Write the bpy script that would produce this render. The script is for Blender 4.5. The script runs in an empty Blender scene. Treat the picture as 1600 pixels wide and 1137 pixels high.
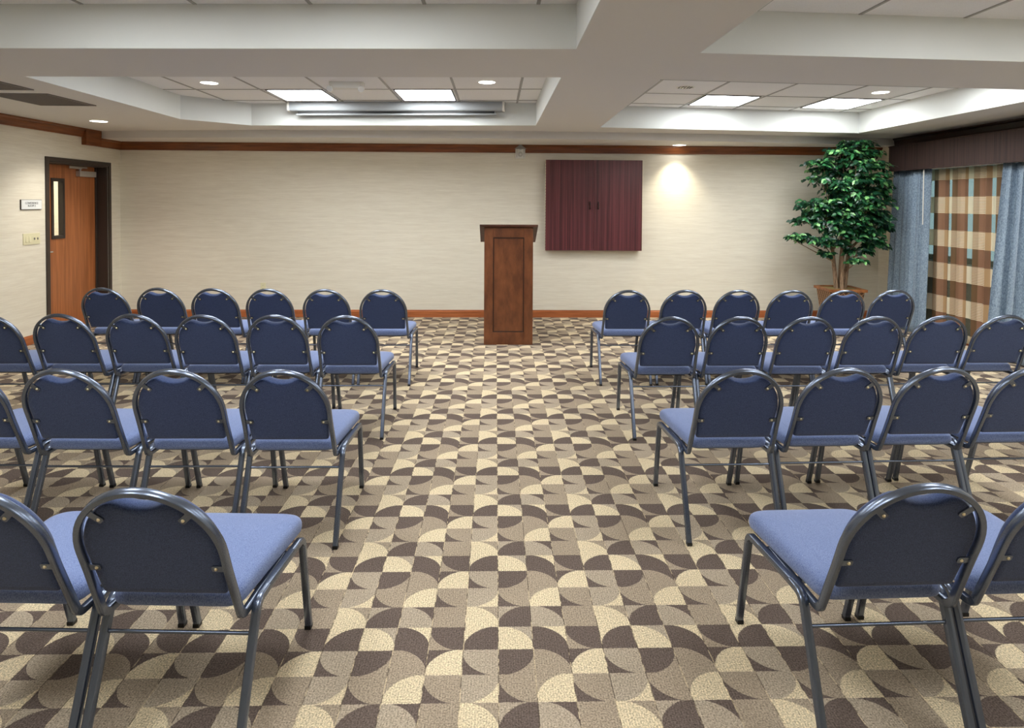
import bpy, bmesh, math, random
from mathutils import Vector, Matrix
random.seed(7)
S = bpy.context.scene
COL = S.collection
PI = math.pi

# ------------------------------------------------------------------ camera
cam_d = bpy.data.cameras.new('camera')
cam = bpy.data.objects.new('camera', cam_d); COL.objects.link(cam); S.camera = cam
PITCH, ROLL, YAW, F = 0.0255, 0.0057, 0.0249, 1028.8
fwd = Vector((math.sin(YAW)*math.cos(PITCH), math.cos(YAW)*math.cos(PITCH), -math.sin(PITCH)))
rt0 = Vector((math.cos(YAW), -math.sin(YAW), 0)); up0 = rt0.cross(fwd)
rt = math.cos(ROLL)*rt0 + math.sin(ROLL)*up0; up = -math.sin(ROLL)*rt0 + math.cos(ROLL)*up0
M = Matrix.Identity(4)
for i in range(3):
    M[i][0] = rt[i]; M[i][1] = up[i]; M[i][2] = -fwd[i]
M[2][3] = 1.6
cam.matrix_world = M
cam_d.sensor_width = 36; cam_d.lens = F/1600*36; cam_d.shift_y = -226.2/1600
cam_d.clip_start = 0.05

# ------------------------------------------------------------------ world, exposure
W = bpy.data.worlds.new('world'); S.world = W; W.use_nodes = True
W.node_tree.nodes['Background'].inputs[0].default_value = (0.42, 0.62, 0.66, 1)
W.node_tree.nodes['Background'].inputs[1].default_value = 1.0
S.view_settings.view_transform = 'Standard'; S.view_settings.look = 'None'
S.view_settings.gamma = 1; S.view_settings.use_curve_mapping = False
S.view_settings.exposure = 0.78
TROFFER_E = 12.5       # radiance of the fluorescent panels
DOWN_W = 26.0          # watts of one recessed can

# ------------------------------------------------------------------ helpers
def lin(c):
    c = c/255
    return c/12.92 if c <= .04045 else ((c+.055)/1.055)**2.4
def rgb(r, g, b): return (lin(r), lin(g), lin(b), 1)

class NT:
    def __init__(s, name):
        s.m = bpy.data.materials.new(name); s.m.use_nodes = True
        s.t = s.m.node_tree; s.b = s.t.nodes['Principled BSDF']; s.out = s.t.nodes['Material Output']
    def n(s, typ, **kw):
        nd = s.t.nodes.new(typ)
        for k, v in kw.items(): setattr(nd, k, v)
        return nd
    def l(s, a, b): s.t.links.new(a, b)
    def math(s, op, a, b=None, c=None):
        nd = s.n('ShaderNodeMath', operation=op)
        for i, v in enumerate((a, b, c)):
            if v is None: continue
            if isinstance(v, (int, float)): nd.inputs[i].default_value = v
            else: s.l(v, nd.inputs[i])
        return nd.outputs[0]
    def mix(s, f, a, b, blend='MIX'):
        nd = s.n('ShaderNodeMix', data_type='RGBA', blend_type=blend)
        for i, v in ((0, f), (6, a), (7, b)):
            if isinstance(v, (int, float)): nd.inputs[i].default_value = v
            elif isinstance(v, tuple): nd.inputs[i].default_value = v
            else: s.l(v, nd.inputs[i])
        return nd.outputs[2]
    def pos(s): return s.n('ShaderNodeNewGeometry').outputs['Position']
    def obj(s): return s.n('ShaderNodeTexCoord').outputs['Object']
    def mapping(s, v, sc):
        nd = s.n('ShaderNodeMapping'); s.l(v, nd.inputs[0]); nd.inputs['Scale'].default_value = sc
        return nd.outputs[0]
    def noise(s, v, sc, det=2, rough=.5):
        nd = s.n('ShaderNodeTexNoise'); s.l(v, nd.inputs['Vector'])
        nd.inputs['Scale'].default_value = sc; nd.inputs['Detail'].default_value = det
        nd.inputs['Roughness'].default_value = rough
        return nd.outputs[0]
    def ramp(s, f, stops, interp='LINEAR'):
        nd = s.n('ShaderNodeValToRGB'); cr = nd.color_ramp; cr.interpolation = interp
        cr.elements[0].position = stops[0][0]; cr.elements[0].color = stops[0][1]
        cr.elements[1].position = stops[1][0]; cr.elements[1].color = stops[1][1]
        for p, c in stops[2:]:
            e = cr.elements.new(p); e.color = c
        s.l(f, nd.inputs[0]); return nd.outputs[0]
    def bump(s, h, st=.2, d=.002):
        nd = s.n('ShaderNodeBump'); s.l(h, nd.inputs['Height'])
        nd.inputs['Strength'].default_value = st; nd.inputs['Distance'].default_value = d
        s.l(nd.outputs[0], s.b.inputs['Normal'])
    def base(s, c):
        if isinstance(c, tuple): s.b.inputs['Base Color'].default_value = c
        else: s.l(c, s.b.inputs['Base Color'])
    def set(s, rough=.6, metal=0, **kw):
        s.b.inputs['Roughness'].default_value = rough; s.b.inputs['Metallic'].default_value = metal
        for k, v in kw.items(): s.b.inputs[k.replace('_', ' ')].default_value = v
        return s.m

def plain(name, c, rough=.6, metal=0, **kw):
    n = NT(name); n.base(c); return n.set(rough, metal, **kw)

def wood(name, dark, light, scale=(1, 1, 1), rough=.4, sc=14):
    n = NT(name); v = n.mapping(n.pos(), scale)
    a = n.noise(v, sc, 4, .6); b = n.noise(v, sc*.25, 2)
    f = n.math('ADD', n.math('MULTIPLY', a, .7), n.math('MULTIPLY', b, .3))
    n.base(n.ramp(f, [(.36, dark), (.64, light)])); return n.set(rough)

# ------------------------------------------------------------------ materials
def carpet_material():
    n = NT('carpet'); CELL, GX, GY = .1253, .018, 3.4457
    sp = n.n('ShaderNodeSeparateXYZ'); n.l(n.pos(), sp.inputs[0])
    # a little raggedness on the pile edges
    nz = n.noise(n.pos(), 260, 1)
    wob = n.math('MULTIPLY', n.math('SUBTRACT', nz, .5), .07)
    u = n.math('ADD', n.math('DIVIDE', n.math('SUBTRACT', sp.outputs[0], GX), CELL), wob)
    v = n.math('ADD', n.math('DIVIDE', n.math('SUBTRACT', GY, sp.outputs[1]), CELL), wob)   # v grows towards the camera
    iu, iv = n.math('FLOOR', u), n.math('FLOOR', v)
    fu, fv = n.math('SUBTRACT', u, iu), n.math('SUBTRACT', v, iv)
    iu4 = n.math('FLOORED_MODULO', iu, 4.0) if False else n.math('SUBTRACT', iu, n.math('MULTIPLY', n.math('FLOOR', n.math('DIVIDE', n.math('ADD', iu, .5), 4)), 4))
    iv4 = n.math('SUBTRACT', iv, n.math('MULTIPLY', n.math('FLOOR', n.math('DIVIDE', n.math('ADD', iv, .5), 4)), 4))
    idx = n.math('DIVIDE', n.math('ADD', n.math('ADD', iu4, n.math('MULTIPLY', iv4, 4)), .5), 16)
    D = rgb(104, 91, 83); T = rgb(162, 146, 126); T2 = rgb(172, 157, 137); C = rgb(214, 197, 164)
    UL, UR, LL, LR = (0, 0), (1, 0), (0, 1), (1, 1)
    cells = [(C, LL, T2), (D, LL, C), (D, UR, T), (D, LR, C),          # row 0
             (D, UL, T), (T, LL, D), (C, LR, D), (T2, UR, D),          # row 1
             (T, UR, D), (C, LR, T), (T, UR, D), (T2, UL, C),          # row 2
             (D, LR, T2), (T2, LL, D), (T, LL, T), (C, LL, T)]         # row 3
    mk = lambda k: [(i/16, k(c)) for i, c in enumerate(cells)]
    inn = n.ramp(idx, mk(lambda c: c[0]), 'CONSTANT'); outc = n.ramp(idx, mk(lambda c: c[2]), 'CONSTANT')
    cor = n.ramp(idx, mk(lambda c: (c[1][0], c[1][1], 0, 1)), 'CONSTANT')
    cs = n.n('ShaderNodeSeparateColor'); n.l(cor, cs.inputs[0])
    du, dv = n.math('SUBTRACT', fu, cs.outputs[0]), n.math('SUBTRACT', fv, cs.outputs[1])
    r = n.math('SQRT', n.math('ADD', n.math('MULTIPLY', du, du), n.math('MULTIPLY', dv, dv)))
    col = n.mix(n.math('LESS_THAN', r, 1.03), outc, inn)
    # seams between the woven strips: thin dark and pale threads on the column lines
    u0 = n.math('DIVIDE', n.math('SUBTRACT', sp.outputs[0], GX), CELL)
    sd = n.math('ABSOLUTE', n.math('SUBTRACT', n.math('FRACT', n.math('ADD', u0, .5)), .5))
    seam = n.math('LESS_THAN', sd, .014)
    sn = n.noise(n.mapping(n.pos(), (1, 5, 1)), 4, 1)
    scol = n.ramp(sn, [(.45, rgb(70, 58, 50)), (.55, rgb(205, 185, 150))])
    col = n.mix(n.math('MULTIPLY', seam, .7), col, scol)
    # loop pile: ribs along the strip plus speckle
    rib = n.math('SINE', n.math('MULTIPLY', sp.outputs[0], 2*PI/.009))
    spk = n.noise(n.pos(), 170, 3, .8)
    k = n.math('ADD', n.math('MULTIPLY', rib, .07), n.math('MULTIPLY', n.math('SUBTRACT', spk, .5), 3.6))
    k = n.math('ADD', k, n.math('MULTIPLY', n.math('SUBTRACT', n.noise(n.pos(), 3, 2), .5), .25))
    k = n.math('ADD', k, 1)
    vm = n.n('ShaderNodeVectorMath', operation='SCALE'); n.l(col, vm.inputs[0]); n.l(k, vm.inputs['Scale'])
    n.l(vm.outputs[0], n.b.inputs['Base Color']); n.bump(spk, .5, .004)
    return n.set(.95, 0, Specular_IOR_Level=.1)

def wallcover():
    n = NT('cream_wallcovering')
    a = n.noise(n.mapping(n.pos(), (4, 4, 90)), 1.2, 4, .65)
    b = n.noise(n.mapping(n.pos(), (1.5, 1.5, 25)), 1.5, 3)
    f = n.math('ADD', n.math('MULTIPLY', a, .6), n.math('MULTIPLY', b, .4))
    n.base(n.ramp(f, [(.32, rgb(220, 212, 193)), (.64, rgb(236, 230, 213))]))
    n.bump(a, .15, .002); return n.set(.75)

def fabric(name, c0, c1, sc=450):
    n = NT(name); a = n.noise(n.mapping(n.obj(), (1, 1, .35)), sc, 2, .7)
    b = n.noise(n.obj(), 5, 2)
    n.base(n.mix(n.math('MULTIPLY', b, .25), n.ramp(a, [(.35, c0), (.65, c1)]), c0)); n.bump(a, .35, .001)
    return n.set(.85, 0, Sheen_Weight=.25, Sheen_Roughness=.5, Specular_IOR_Level=.2)

def plaid():
    n = NT('plaid_sheer_fabric')
    uv = n.n('ShaderNodeTexCoord').outputs['UV']; sp = n.n('ShaderNodeSeparateXYZ'); n.l(uv, sp.inputs[0])
    u, z = sp.outputs[0], sp.outputs[1]
    band = n.math('FRACT', n.math('DIVIDE', n.math('SUBTRACT', 2.09, z), .394))      # first half cream, second brown
    brown = n.math('GREATER_THAN', band, .5)
    uf = n.math('FRACT', n.math('DIVIDE', u, .36))
    lines = n.math('GREATER_THAN', n.math('FRACT', n.math('DIVIDE', z, .0172)), .55)
    CR, TN, LT = rgb(246, 234, 210), rgb(196, 162, 124), rgb(232, 222, 196)
    lined = n.mix(lines, TN, CR)
    tan = rgb(200, 166, 124); lined2 = n.mix(lines, rgb(176, 146, 112), rgb(222, 204, 176))
    # column classes over one repeat: lined | tan | pale | lined(narrow) | tan
    c1 = n.math('LESS_THAN', uf, .34); c2 = n.math('LESS_THAN', uf, .50); c3 = n.math('LESS_THAN', uf, .76)
    cream = n.mix(c1, n.mix(c2, n.mix(c3, lined2, LT), tan), lined)
    B1, B2, GR, B3 = rgb(140, 104, 80), rgb(158, 118, 92), rgb(100, 104, 88), rgb(126, 98, 70)
    br = n.mix(c1, n.mix(c2, n.mix(c3, B3, GR), B1), B2)
    col = n.mix(brown, cream, br)
    n.base(col)
    trn = n.n('ShaderNodeBsdfTranslucent'); n.l(col, trn.inputs[0])
    tp = n.n('ShaderNodeBsdfTransparent')
    m1 = n.n('ShaderNodeMixShader'); m1.inputs[0].default_value = .3; n.l(n.b.outputs[0], m1.inputs[1]); n.l(trn.outputs[0], m1.inputs[2])
    pale = n.math('MULTIPLY', n.math('SUBTRACT', c3, c2), 1.0)
    op = n.math('ADD', n.math('MULTIPLY', n.math('MULTIPLY', pale, brown), .5), .06)
    m2 = n.n('ShaderNodeMixShader'); n.l(op, m2.inputs[0]); n.l(m1.outputs[0], m2.inputs[1]); n.l(tp.outputs[0], m2.inputs[2])
    n.l(m2.outputs[0], n.out.inputs[0]); return n.set(.8, 0, Specular_IOR_Level=.2)

def drape_mat():
    n = NT('blue_grey_drape_fabric'); a = n.noise(n.mapping(n.pos(), (1, 1, .55)), 90, 3, .7)
    n.base(n.ramp(a, [(.34, rgb(100, 118, 136)), (.64, rgb(152, 170, 186))])); n.bump(a, .4, .003)
    return n.set(.85, 0, Sheen_Weight=.2)

def mahogany():
    n = NT('mahogany_laminate'); a = n.noise(n.mapping(n.pos(), (24, 24, .3)), 1.6, 4, .7)
    n.base(n.ramp(a, [(.35, rgb(64, 26, 28)), (.65, rgb(112, 54, 58))])); return n.set(.35)

def valance_mat():
    n = NT('dark_brown_valance_fabric'); a = n.noise(n.mapping(n.pos(), (8, 40, .6)), 1.6, 4, .6)
    n.base(n.ramp(a, [(.35, rgb(40, 25, 22)), (.65, rgb(66, 44, 38))])); return n.set(.7)

def plaster(name, c):
    n = NT(name); a = n.noise(n.pos(), 120, 3, .6); n.base(c); n.bump(a, .12, .002); return n.set(.8)

def tilemat():
    n = NT('acoustic_tile'); a = n.noise(n.pos(), 300, 2, .6)
    n.base(n.ramp(a, [(.3, rgb(230, 229, 228)), (.55, rgb(242, 241, 240))])); n.bump(a, .2, .002); return n.set(.9)

def leafmat():
    n = NT('ficus_leaf'); r = n.n('ShaderNodeNewGeometry').outputs['Random Per Island']
    n.base(n.ramp(r, [(0, rgb(12, 38, 28)), (.5, rgb(24, 70, 44)), (.8, rgb(54, 118, 66)), (1, rgb(136, 192, 116))]))
    return n.set(.32, 0, Specular_IOR_Level=.6)

def latticemat():
    n = NT('lattice_wood'); sp = n.n('ShaderNodeSeparateXYZ'); n.l(n.obj(), sp.inputs[0])
    h = n.math('ADD', sp.outputs[0], sp.outputs[1]); z = sp.outputs[2]
    a = n.math('ABSOLUTE', n.math('SUBTRACT', n.math('FRACT', n.math('DIVIDE', n.math('ADD', h, z), .06)), .5))
    b = n.math('ABSOLUTE', n.math('SUBTRACT', n.math('FRACT', n.math('DIVIDE', n.math('SUBTRACT', h, z), .06)), .5))
    f = n.math('LESS_THAN', n.math('MINIMUM', a, b), .1)
    n.base(n.mix(f, rgb(84, 52, 30), rgb(176, 140, 104))); n.bump(f, .6, .004); return n.set(.6)

def bark():
    n = NT('bark'); a = n.noise(n.mapping(n.pos(), (1, 1, .15)), 60, 4, .7)
    n.base(n.ramp(a, [(.35, rgb(96, 72, 54)), (.65, rgb(176, 148, 120))])); n.bump(a, .6, .006); return n.set(.85)

def emit(name, c, st):
    n = NT(name); e = n.n('ShaderNodeEmission'); e.inputs[0].default_value = c; e.inputs[1].default_value = st
    n.l(e.outputs[0], n.out.inputs[0]); return n.m

def glassmat():
    n = NT('clear_glass'); n.base((.95, 1, .98, 1)); return n.set(.02, 0, Transmission_Weight=1, IOR=1.1)

MAT = dict(
    carpet=carpet_material(), wall=wallcover(), soffit=plaster('soffit_paint', rgb(220, 217, 212)),
    coffer=plaster('coffer_paint', rgb(222, 224, 220)), tile=tilemat(), tbar=plain('ceiling_grid_metal', rgb(158, 155, 150), .5),
    crown=wood('crown_wood', rgb(104, 56, 24), rgb(142, 82, 40), (1, 1, 12), .35, 3),
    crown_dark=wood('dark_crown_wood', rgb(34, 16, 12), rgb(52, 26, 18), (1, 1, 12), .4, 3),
    base=wood('baseboard_wood', rgb(150, 82, 42), rgb(184, 108, 62), (1, 1, 12), .35, 3),
    lect=wood('lectern_wood', rgb(92, 50, 26), rgb(124, 74, 42), (3, 3, 1.2), .35, 5), groove_shade=plain('painted_groove_shade', rgb(54, 28, 15), .4),
    lect_top=wood('lectern_top_wood', rgb(66, 38, 30), rgb(104, 66, 52), (3, 9, 1), .3, 3),
    door=wood('door_veneer', rgb(146, 86, 46), rgb(190, 118, 70), (14, 14, .7), .4, 1.8),
    dark=plain('dark_bronze_paint', rgb(58, 48, 42), .45),
    steel=plain('gunmetal_tube', rgb(112, 121, 138), .27, .82),
    chrome=plain('brushed_metal', rgb(196, 192, 186), .4, .6),
    brass=plain('brass_bolt', rgb(236, 222, 186), .3, .8),
    black=plain('black_plastic', rgb(18, 18, 18), .5),
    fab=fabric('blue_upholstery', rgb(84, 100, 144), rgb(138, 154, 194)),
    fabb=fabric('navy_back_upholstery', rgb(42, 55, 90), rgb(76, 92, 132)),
    plaid=plaid(), drape=drape_mat(), mahog=mahogany(), valance=valance_mat(),
    white=plain('white_plastic', rgb(226, 224, 216), .45), screen=plain('screen_housing_enamel', rgb(160, 164, 166), .6),
    ivory=plain('ivory_plastic', rgb(226, 220, 184), .4), signw=plain('sign_face', rgb(232, 234, 234), .4),
    ink=plain('sign_ink', rgb(50, 52, 54), .5), grey=plain('grey_plastic', rgb(150, 146, 140), .5),
    leaf=leafmat(), bark=bark(), lattice=latticemat(), rim=wood('planter_rim_wood', rgb(112, 66, 32), rgb(170, 108, 58), (4, 4, 4), .4, 4),
    moss=plain('dry_moss', rgb(150, 132, 84), .95), glass=glassmat(), pull=plain('dark_pull', rgb(34, 12, 12), .35),
    lampglow=emit('panel_glow', (.95, .98, 1, 1), TROFFER_E), canglow=emit('can_glow', (1, .97, .9, 1), 9),
    vent=plain('vent_grille', rgb(120, 112, 106), .6), lens=plain('lamp_lens', rgb(220, 222, 224), .1, .3),
    reflector=plain('reflector', rgb(190, 184, 170), .25, .8),
)

# ------------------------------------------------------------------ object helpers
def link(name, bm, mat, parent=None, smooth=None, bevel=0, loc=None, kind=None):
    me = bpy.data.meshes.new(name)
    bmesh.ops.recalc_face_normals(bm, faces=bm.faces[:])
    bm.to_mesh(me); bm.free()
    for m in (mat if isinstance(mat, list) else [mat]): me.materials.append(MAT[m])
    if smooth is not None:
        me.shade_smooth(); me.set_sharp_from_angle(angle=math.radians(smooth))
    o = bpy.data.objects.new(name, me); COL.objects.link(o)
    if parent: o.parent = parent
    if loc: o.location = loc
    if bevel:
        b = o.modifiers.new('bevel', 'BEVEL'); b.width = bevel; b.segments = 2; b.limit_method = 'ANGLE'; b.harden_normals = False
    if kind: o['kind'] = kind
    return o
def tag(o, label, cat, group=None):
    o['label'] = label; o['category'] = cat
    if group: o['group'] = group
    return o
def thing(name, loc, label, cat, group=None, rz=0):
    o = bpy.data.objects.new(name, None); COL.objects.link(o); o.location = loc; o.rotation_euler = (0, 0, rz)
    o.empty_display_size = .1
    return tag(o, label, cat, group)
def box(bm, x0, x1, y0, y1, z0, z1, mi=0):
    vs = [bm.verts.new((x, y, z)) for z in (z0, z1) for x, y in ((x0, y0), (x1, y0), (x1, y1), (x0, y1))]
    for q in ((3, 2, 1, 0), (4, 5, 6, 7), (0, 1, 5, 4), (1, 2, 6, 5), (2, 3, 7, 6), (3, 0, 4, 7)):
        f = bm.faces.new([vs[i] for i in q]); f.material_index = mi
    return vs
def boxo(name, dims, mat, parent=None, bevel=0, kind=None):
    bm = bmesh.new(); box(bm, *dims); return link(name, bm, mat, parent, None, bevel, None, kind)
def prism(bm, pts, axis, a, b):
    """extrude a 2-D outline along an axis; pts are in the two other axes, in order"""
    def P(p, t): return {'x': (t, p[0], p[1]), 'y': (p[0], t, p[1]), 'z': (p[0], p[1], t)}[axis]
    A = [bm.verts.new(P(p, a)) for p in pts]; B = [bm.verts.new(P(p, b)) for p in pts]
    n = len(pts); bm.faces.new(A); bm.faces.new(B)
    for i in range(n): bm.faces.new((A[i], A[(i+1) % n], B[(i+1) % n], B[i]))
def fillet(pts, rad, n=6):
    pts = [Vector(p) for p in pts]; out = [pts[0]]
    for i in range(1, len(pts)-1):
        p, a, b = pts[i], (pts[i-1]-pts[i]), (pts[i+1]-pts[i]); r = rad[i-1] if isinstance(rad, (list, tuple)) else rad
        if r <= 0: out.append(p); continue
        an = a.angle(b); d = min(r/math.tan(an/2), a.length*.49, b.length*.49)
        p0, p1 = p+a.normalized()*d, p+b.normalized()*d
        for k in range(n+1):
            t = k/n; out.append(p0*(1-t)**2 + p*2*t*(1-t) + p1*t*t)
    out.append(pts[-1]); return out
def sweep(bm, path, sec, ref, closed=False, caps=True):
    """sweep a 2-D section along a path with parallel transport; ref = first section x axis"""
    path = [Vector(p) for p in path]; n = len(path); rings = []; t0 = None; ax = Vector(ref)
    for i, p in enumerate(path):
        if closed: t = (path[(i+1) % n]-path[i-1]).normalized()
        else: t = ((path[min(i+1, n-1)]-path[max(i-1, 0)])).normalized()
        if t0 is not None: ax = t0.rotation_difference(t) @ ax
        ax = (ax - t*ax.dot(t)).normalized(); t0 = t; ay = t.cross(ax)
        rings.append([bm.verts.new(p+ax*s[0]+ay*s[1]) for s in sec])
    m = len(sec)
    for i in range(n if closed else n-1):
        A, B = rings[i], rings[(i+1) % n]
        for j in range(m): bm.faces.new((A[j], A[(j+1) % m], B[(j+1) % m], B[j]))
    if caps and not closed: bm.faces.new(rings[0]); bm.faces.new(rings[-1])
def rsec(w, h, c=.2):
    a, b = w/2, h/2; k = min(a, b)*c*2
    return [(a-k, -b), (a, -b+k), (a, b-k), (a-k, b), (-a+k, b), (-a, b-k), (-a, -b+k), (-a+k, -b)]
def circ(r, n=10): return [(r*math.cos(2*PI*i/n), r*math.sin(2*PI*i/n)) for i in range(n)]
def rpoly(pts, rad, n=6):
    out = []; m = len(pts)
    for i in range(m):
        p, a, b = Vector(pts[i]), Vector(pts[i-1])-Vector(pts[i]), Vector(pts[(i+1) % m])-Vector(pts[i])
        an = a.angle(b); d = rad[i]/math.tan(an/2); p0, p1 = p+a.normalized()*d, p+b.normalized()*d
        for k in range(n+1):
            t = k/n; out.append(p0*(1-t)**2 + p*2*t*(1-t) + p1*t*t)
    return out
def loft(bm, rings, cap0=True, cap1=True):
    R = [[bm.verts.new(p) for p in r] for r in rings]; m = len(R[0])
    for a, b in zip(R, R[1:]):
        for j in range(m): bm.faces.new((a[j], a[(j+1) % m], b[(j+1) % m], b[j]))
    if cap0: bm.faces.new(R[0])
    if cap1: bm.faces.new(R[-1])
def cyl(bm, p0, p1, r0, r1=None, n=16):
    p0, p1 = Vector(p0), Vector(p1); r1 = r0 if r1 is None else r1; t = (p1-p0).normalized()
    ax = t.orthogonal().normalized(); ay = t.cross(ax)
    loft(bm, [[p+(ax*math.cos(2*PI*i/n)+ay*math.sin(2*PI*i/n))*r for i in range(n)] for p, r in ((p0, r0), (p1, r1))])

# ------------------------------------------------------------------ room shell
XL, XR, YB, YF = -5.134, 5.40, 9.142, -2.8
HS, HC, HL = 2.4865, 2.745, 2.395
boxo('floor', (XL-.3, XR+.3, YF-.2, YB+.2, -.1, 0), 'carpet', kind='structure')
boxo('wall_back', (XL-.2, XR+.2, YB, YB+.15, 0, 2.9), 'wall', kind='structure')
boxo('wall_front', (XL-.2, XR+.2, YF-.15, YF, 0, 2.9), 'wall', kind='structure')
# left wall with the door opening
D0, D1, DZ = 7.69, 8.85, 2.045
bm = bmesh.new()
box(bm, XL-.2, XL, YF, D0, 0, 2.9); box(bm, XL-.2, XL, D1, YB, 0, 2.9); box(bm, XL-.2, XL, D0, D1, DZ, 2.9)
link('wall_left', bm, 'wall', kind='structure')
# right wall with the window opening
W0, W1, WZ0, WZ1 = 5.3, 8.6, .92, 2.1
bm = bmesh.new()
box(bm, XR, XR+.2, YF, W0, 0, 2.9); box(bm, XR, XR+.2, W1, YB, 0, 2.9)
box(bm, XR, XR+.2, W0, W1, 0, WZ0); box(bm, XR, XR+.2, W0, W1, WZ1, 2.9)
link('wall_right', bm, 'wall', kind='structure')

# coffers: outlines at soffit level
coffers = dict(
    far_left=[(-3.402, 4.854), (-3.447, 7.291), (-2.878, 7.848), (.463, 7.60), (.465, 4.675)],
    far_right=[(1.171, 4.709), (1.217, 7.739), (4.521, 8.123), (4.523, 5.02)],
    near_left=[(-3.40, .2), (-3.40, 3.99), (.465, 3.82), (.44, .2)],
    near_right=[(1.20, .2), (1.195, 3.884), (4.52, 4.105), (4.52, .2)])
# soffit front edge of the lower strip along the back wall
strip = [(XL, 8.645), (-3.0, 8.34), (.2, 8.21), (2.65, 8.36), (XR, 8.77)]
bm = bmesh.new()
def loop(pts, z):
    vs = [bm.verts.new((x, y, z)) for x, y in pts]
    return [bm.edges.new((vs[i], vs[(i+1) % len(vs)])) for i in range(len(vs))]
ed = loop([(XL, YF), (XR, YF)] + strip[::-1], HS)
for c in coffers.values(): ed += loop(c, HS)
bmesh.ops.triangle_fill(bm, edges=ed, use_beauty=True)
res = bmesh.ops.extrude_face_region(bm, geom=bm.faces[:])
for v in res['geom']:
    if isinstance(v, bmesh.types.BMVert): v.co.z = HC+.04
link('ceiling', bm, 'soffit', kind='structure')
# upstands of the coffers, 12 mm lining so the pale paint is its own surface
for k, (nm, c) in enumerate(coffers.items()):
    bm = bmesh.new(); n = len(c); cen = Vector((sum(p[0] for p in c)/n, sum(p[1] for p in c)/n))
    inn = []
    for i in range(n):     # inward offset by edge normals
        p, a, b = Vector(c[i]), Vector(c[i-1]), Vector(c[(i+1) % n])
        e0, e1 = (p-a).normalized(), (b-p).normalized(); n0, n1 = Vector((e0.y, -e0.x)), Vector((e1.y, -e1.x))
        if n0.dot(cen-p) < 0: n0 = -n0
        if n1.dot(cen-p) < 0: n1 = -n1
        m = (n0+n1).normalized(); inn.append(p+m*(.006/max(.3, m.dot(n0))))
    z0, z1 = HS+.0005, HC+.03
    for i in range(n):
        j = (i+1) % n
        o0, o1, i0, i1 = c[i], c[j], inn[i], inn[j]
        vs = [bm.verts.new((p[0], p[1], z)) for z in (z0, z1) for p in (o0, o1, i1, i0)]
        for q in ((3, 2, 1, 0), (4, 5, 6, 7), (0, 1, 5, 4), (1, 2, 6, 5), (2, 3, 7, 6), (3, 0, 4, 7)): bm.faces.new([vs[t] for t in q])
    link('trim_%d' % (k+10), bm, 'coffer', kind='structure')
# tile ceiling above everything (seen through the coffers)
boxo('ceiling_tiles', (XL, XR, YF, YB, HC, HC+.03), 'tile', kind='structure')
# T-bar grid, real bars clipped to each coffer: lines given as (x0,y0,x1,y1)
def clip(poly, a, b):
    a, b = Vector(a), Vector(b); d = b-a; ts = []
    for i in range(len(poly)):
        p, q = Vector(poly[i]), Vector(poly[(i+1) % len(poly)]); e = q-p
        den = d.x*e.y-d.y*e.x
        if abs(den) < 1e-9: continue
        w = p-a; t = (w.x*e.y-w.y*e.x)/den; s = (w.x*d.y-w.y*d.x)/den
        if -1e-6 <= s <= 1+1e-6: ts.append(t)
    if len(ts) < 2: return None
    return a+d*min(ts), a+d*max(ts)
def gridbars(name, poly, xs, rows):
    bm = bmesh.new(); L = [((x, -1), (x, 12)) for x in xs]+[((-9, y-s*9), (9, y+s*9)) for y, s in rows]
    for a, b in L:
        r = clip(poly, a, b)
        if not r: continue
        p, q = r; d = (q-p).normalized(); nn = Vector((-d.y, d.x))*.011
        vs = [bm.verts.new((v.x, v.y, z)) for z in (HC-.004, HC+.001) for v in (p-nn, q-nn, q+nn, p+nn)]
        for f in ((3, 2, 1, 0), (4, 5, 6, 7), (0, 1, 5, 4), (1, 2, 6, 5), (2, 3, 7, 6), (3, 0, 4, 7)): bm.faces.new([vs[t] for t in f])
    link(name, bm, 'tbar', kind='structure')
XLG = [-3.09, -2.425, -1.757, -1.08, -.418, .24]; XRG = [1.54, 2.19, 2.865, 3.58, 4.25]
gridbars('trim_20', coffers['far_left'], XLG, [(6.695, -.063), (7.42, -.063), (5.96, -.063), (5.2, -.063)])
gridbars('trim_21', coffers['far_right'], XRG, [(6.70, .09), (7.375, .105), (5.95, .09), (5.2, .09)])
gridbars('trim_22', coffers['near_left'], XLG, [(3.20, -.04), (2.5, -.04), (1.8, -.03), (1.1, -.02)])
gridbars('trim_23', coffers['near_right'], XRG, [(3.12, .05), (2.42, .05), (1.72, .04), (1.02, .02)])
# lower strip of soffit along the back wall
bm = bmesh.new(); prism(bm, [(x, y) for x, y in strip]+[(XR, YB), (XL, YB)], 'z', HL, HS+.25)
link('ceiling_lower_strip', bm, 'soffit', kind='structure')

# crown moulding
def crown_prof(z1, h, d):       # (offset from wall, z)
    return [(0, z1), (d, z1), (d, z1-.018), (d*.72, z1-.03), (d*.6, z1-h*.55), (d*.42, z1-h*.8), (d*.38, z1-h), (0, z1-h)]
bm = bmesh.new(); prism(bm, [(YB-d, z) for d, z in crown_prof(HL, .110, .055)], 'x', XL, XR)
link('trim_1', bm, 'crown', kind='structure')
bm = bmesh.new(); prism(bm, [(XL+d, z) for d, z in crown_prof(HS, .108, .055)], 'y', YF, 8.31)
prism(bm, [(XL+d, z) for d, z in crown_prof(HL, .110, .055)], 'y', 8.645, YB-.03)
box(bm, XL, XL+.058, 8.31, 8.63, HL-.11, HS)
link('trim_2', bm, 'crown', kind='structure')
bm = bmesh.new(); prism(bm, [(XR-d, z) for d, z in crown_prof(HS, .15, .06)], 'y', YF, 8.76)
link('trim_3', bm, 'crown_dark', kind='structure')
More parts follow.
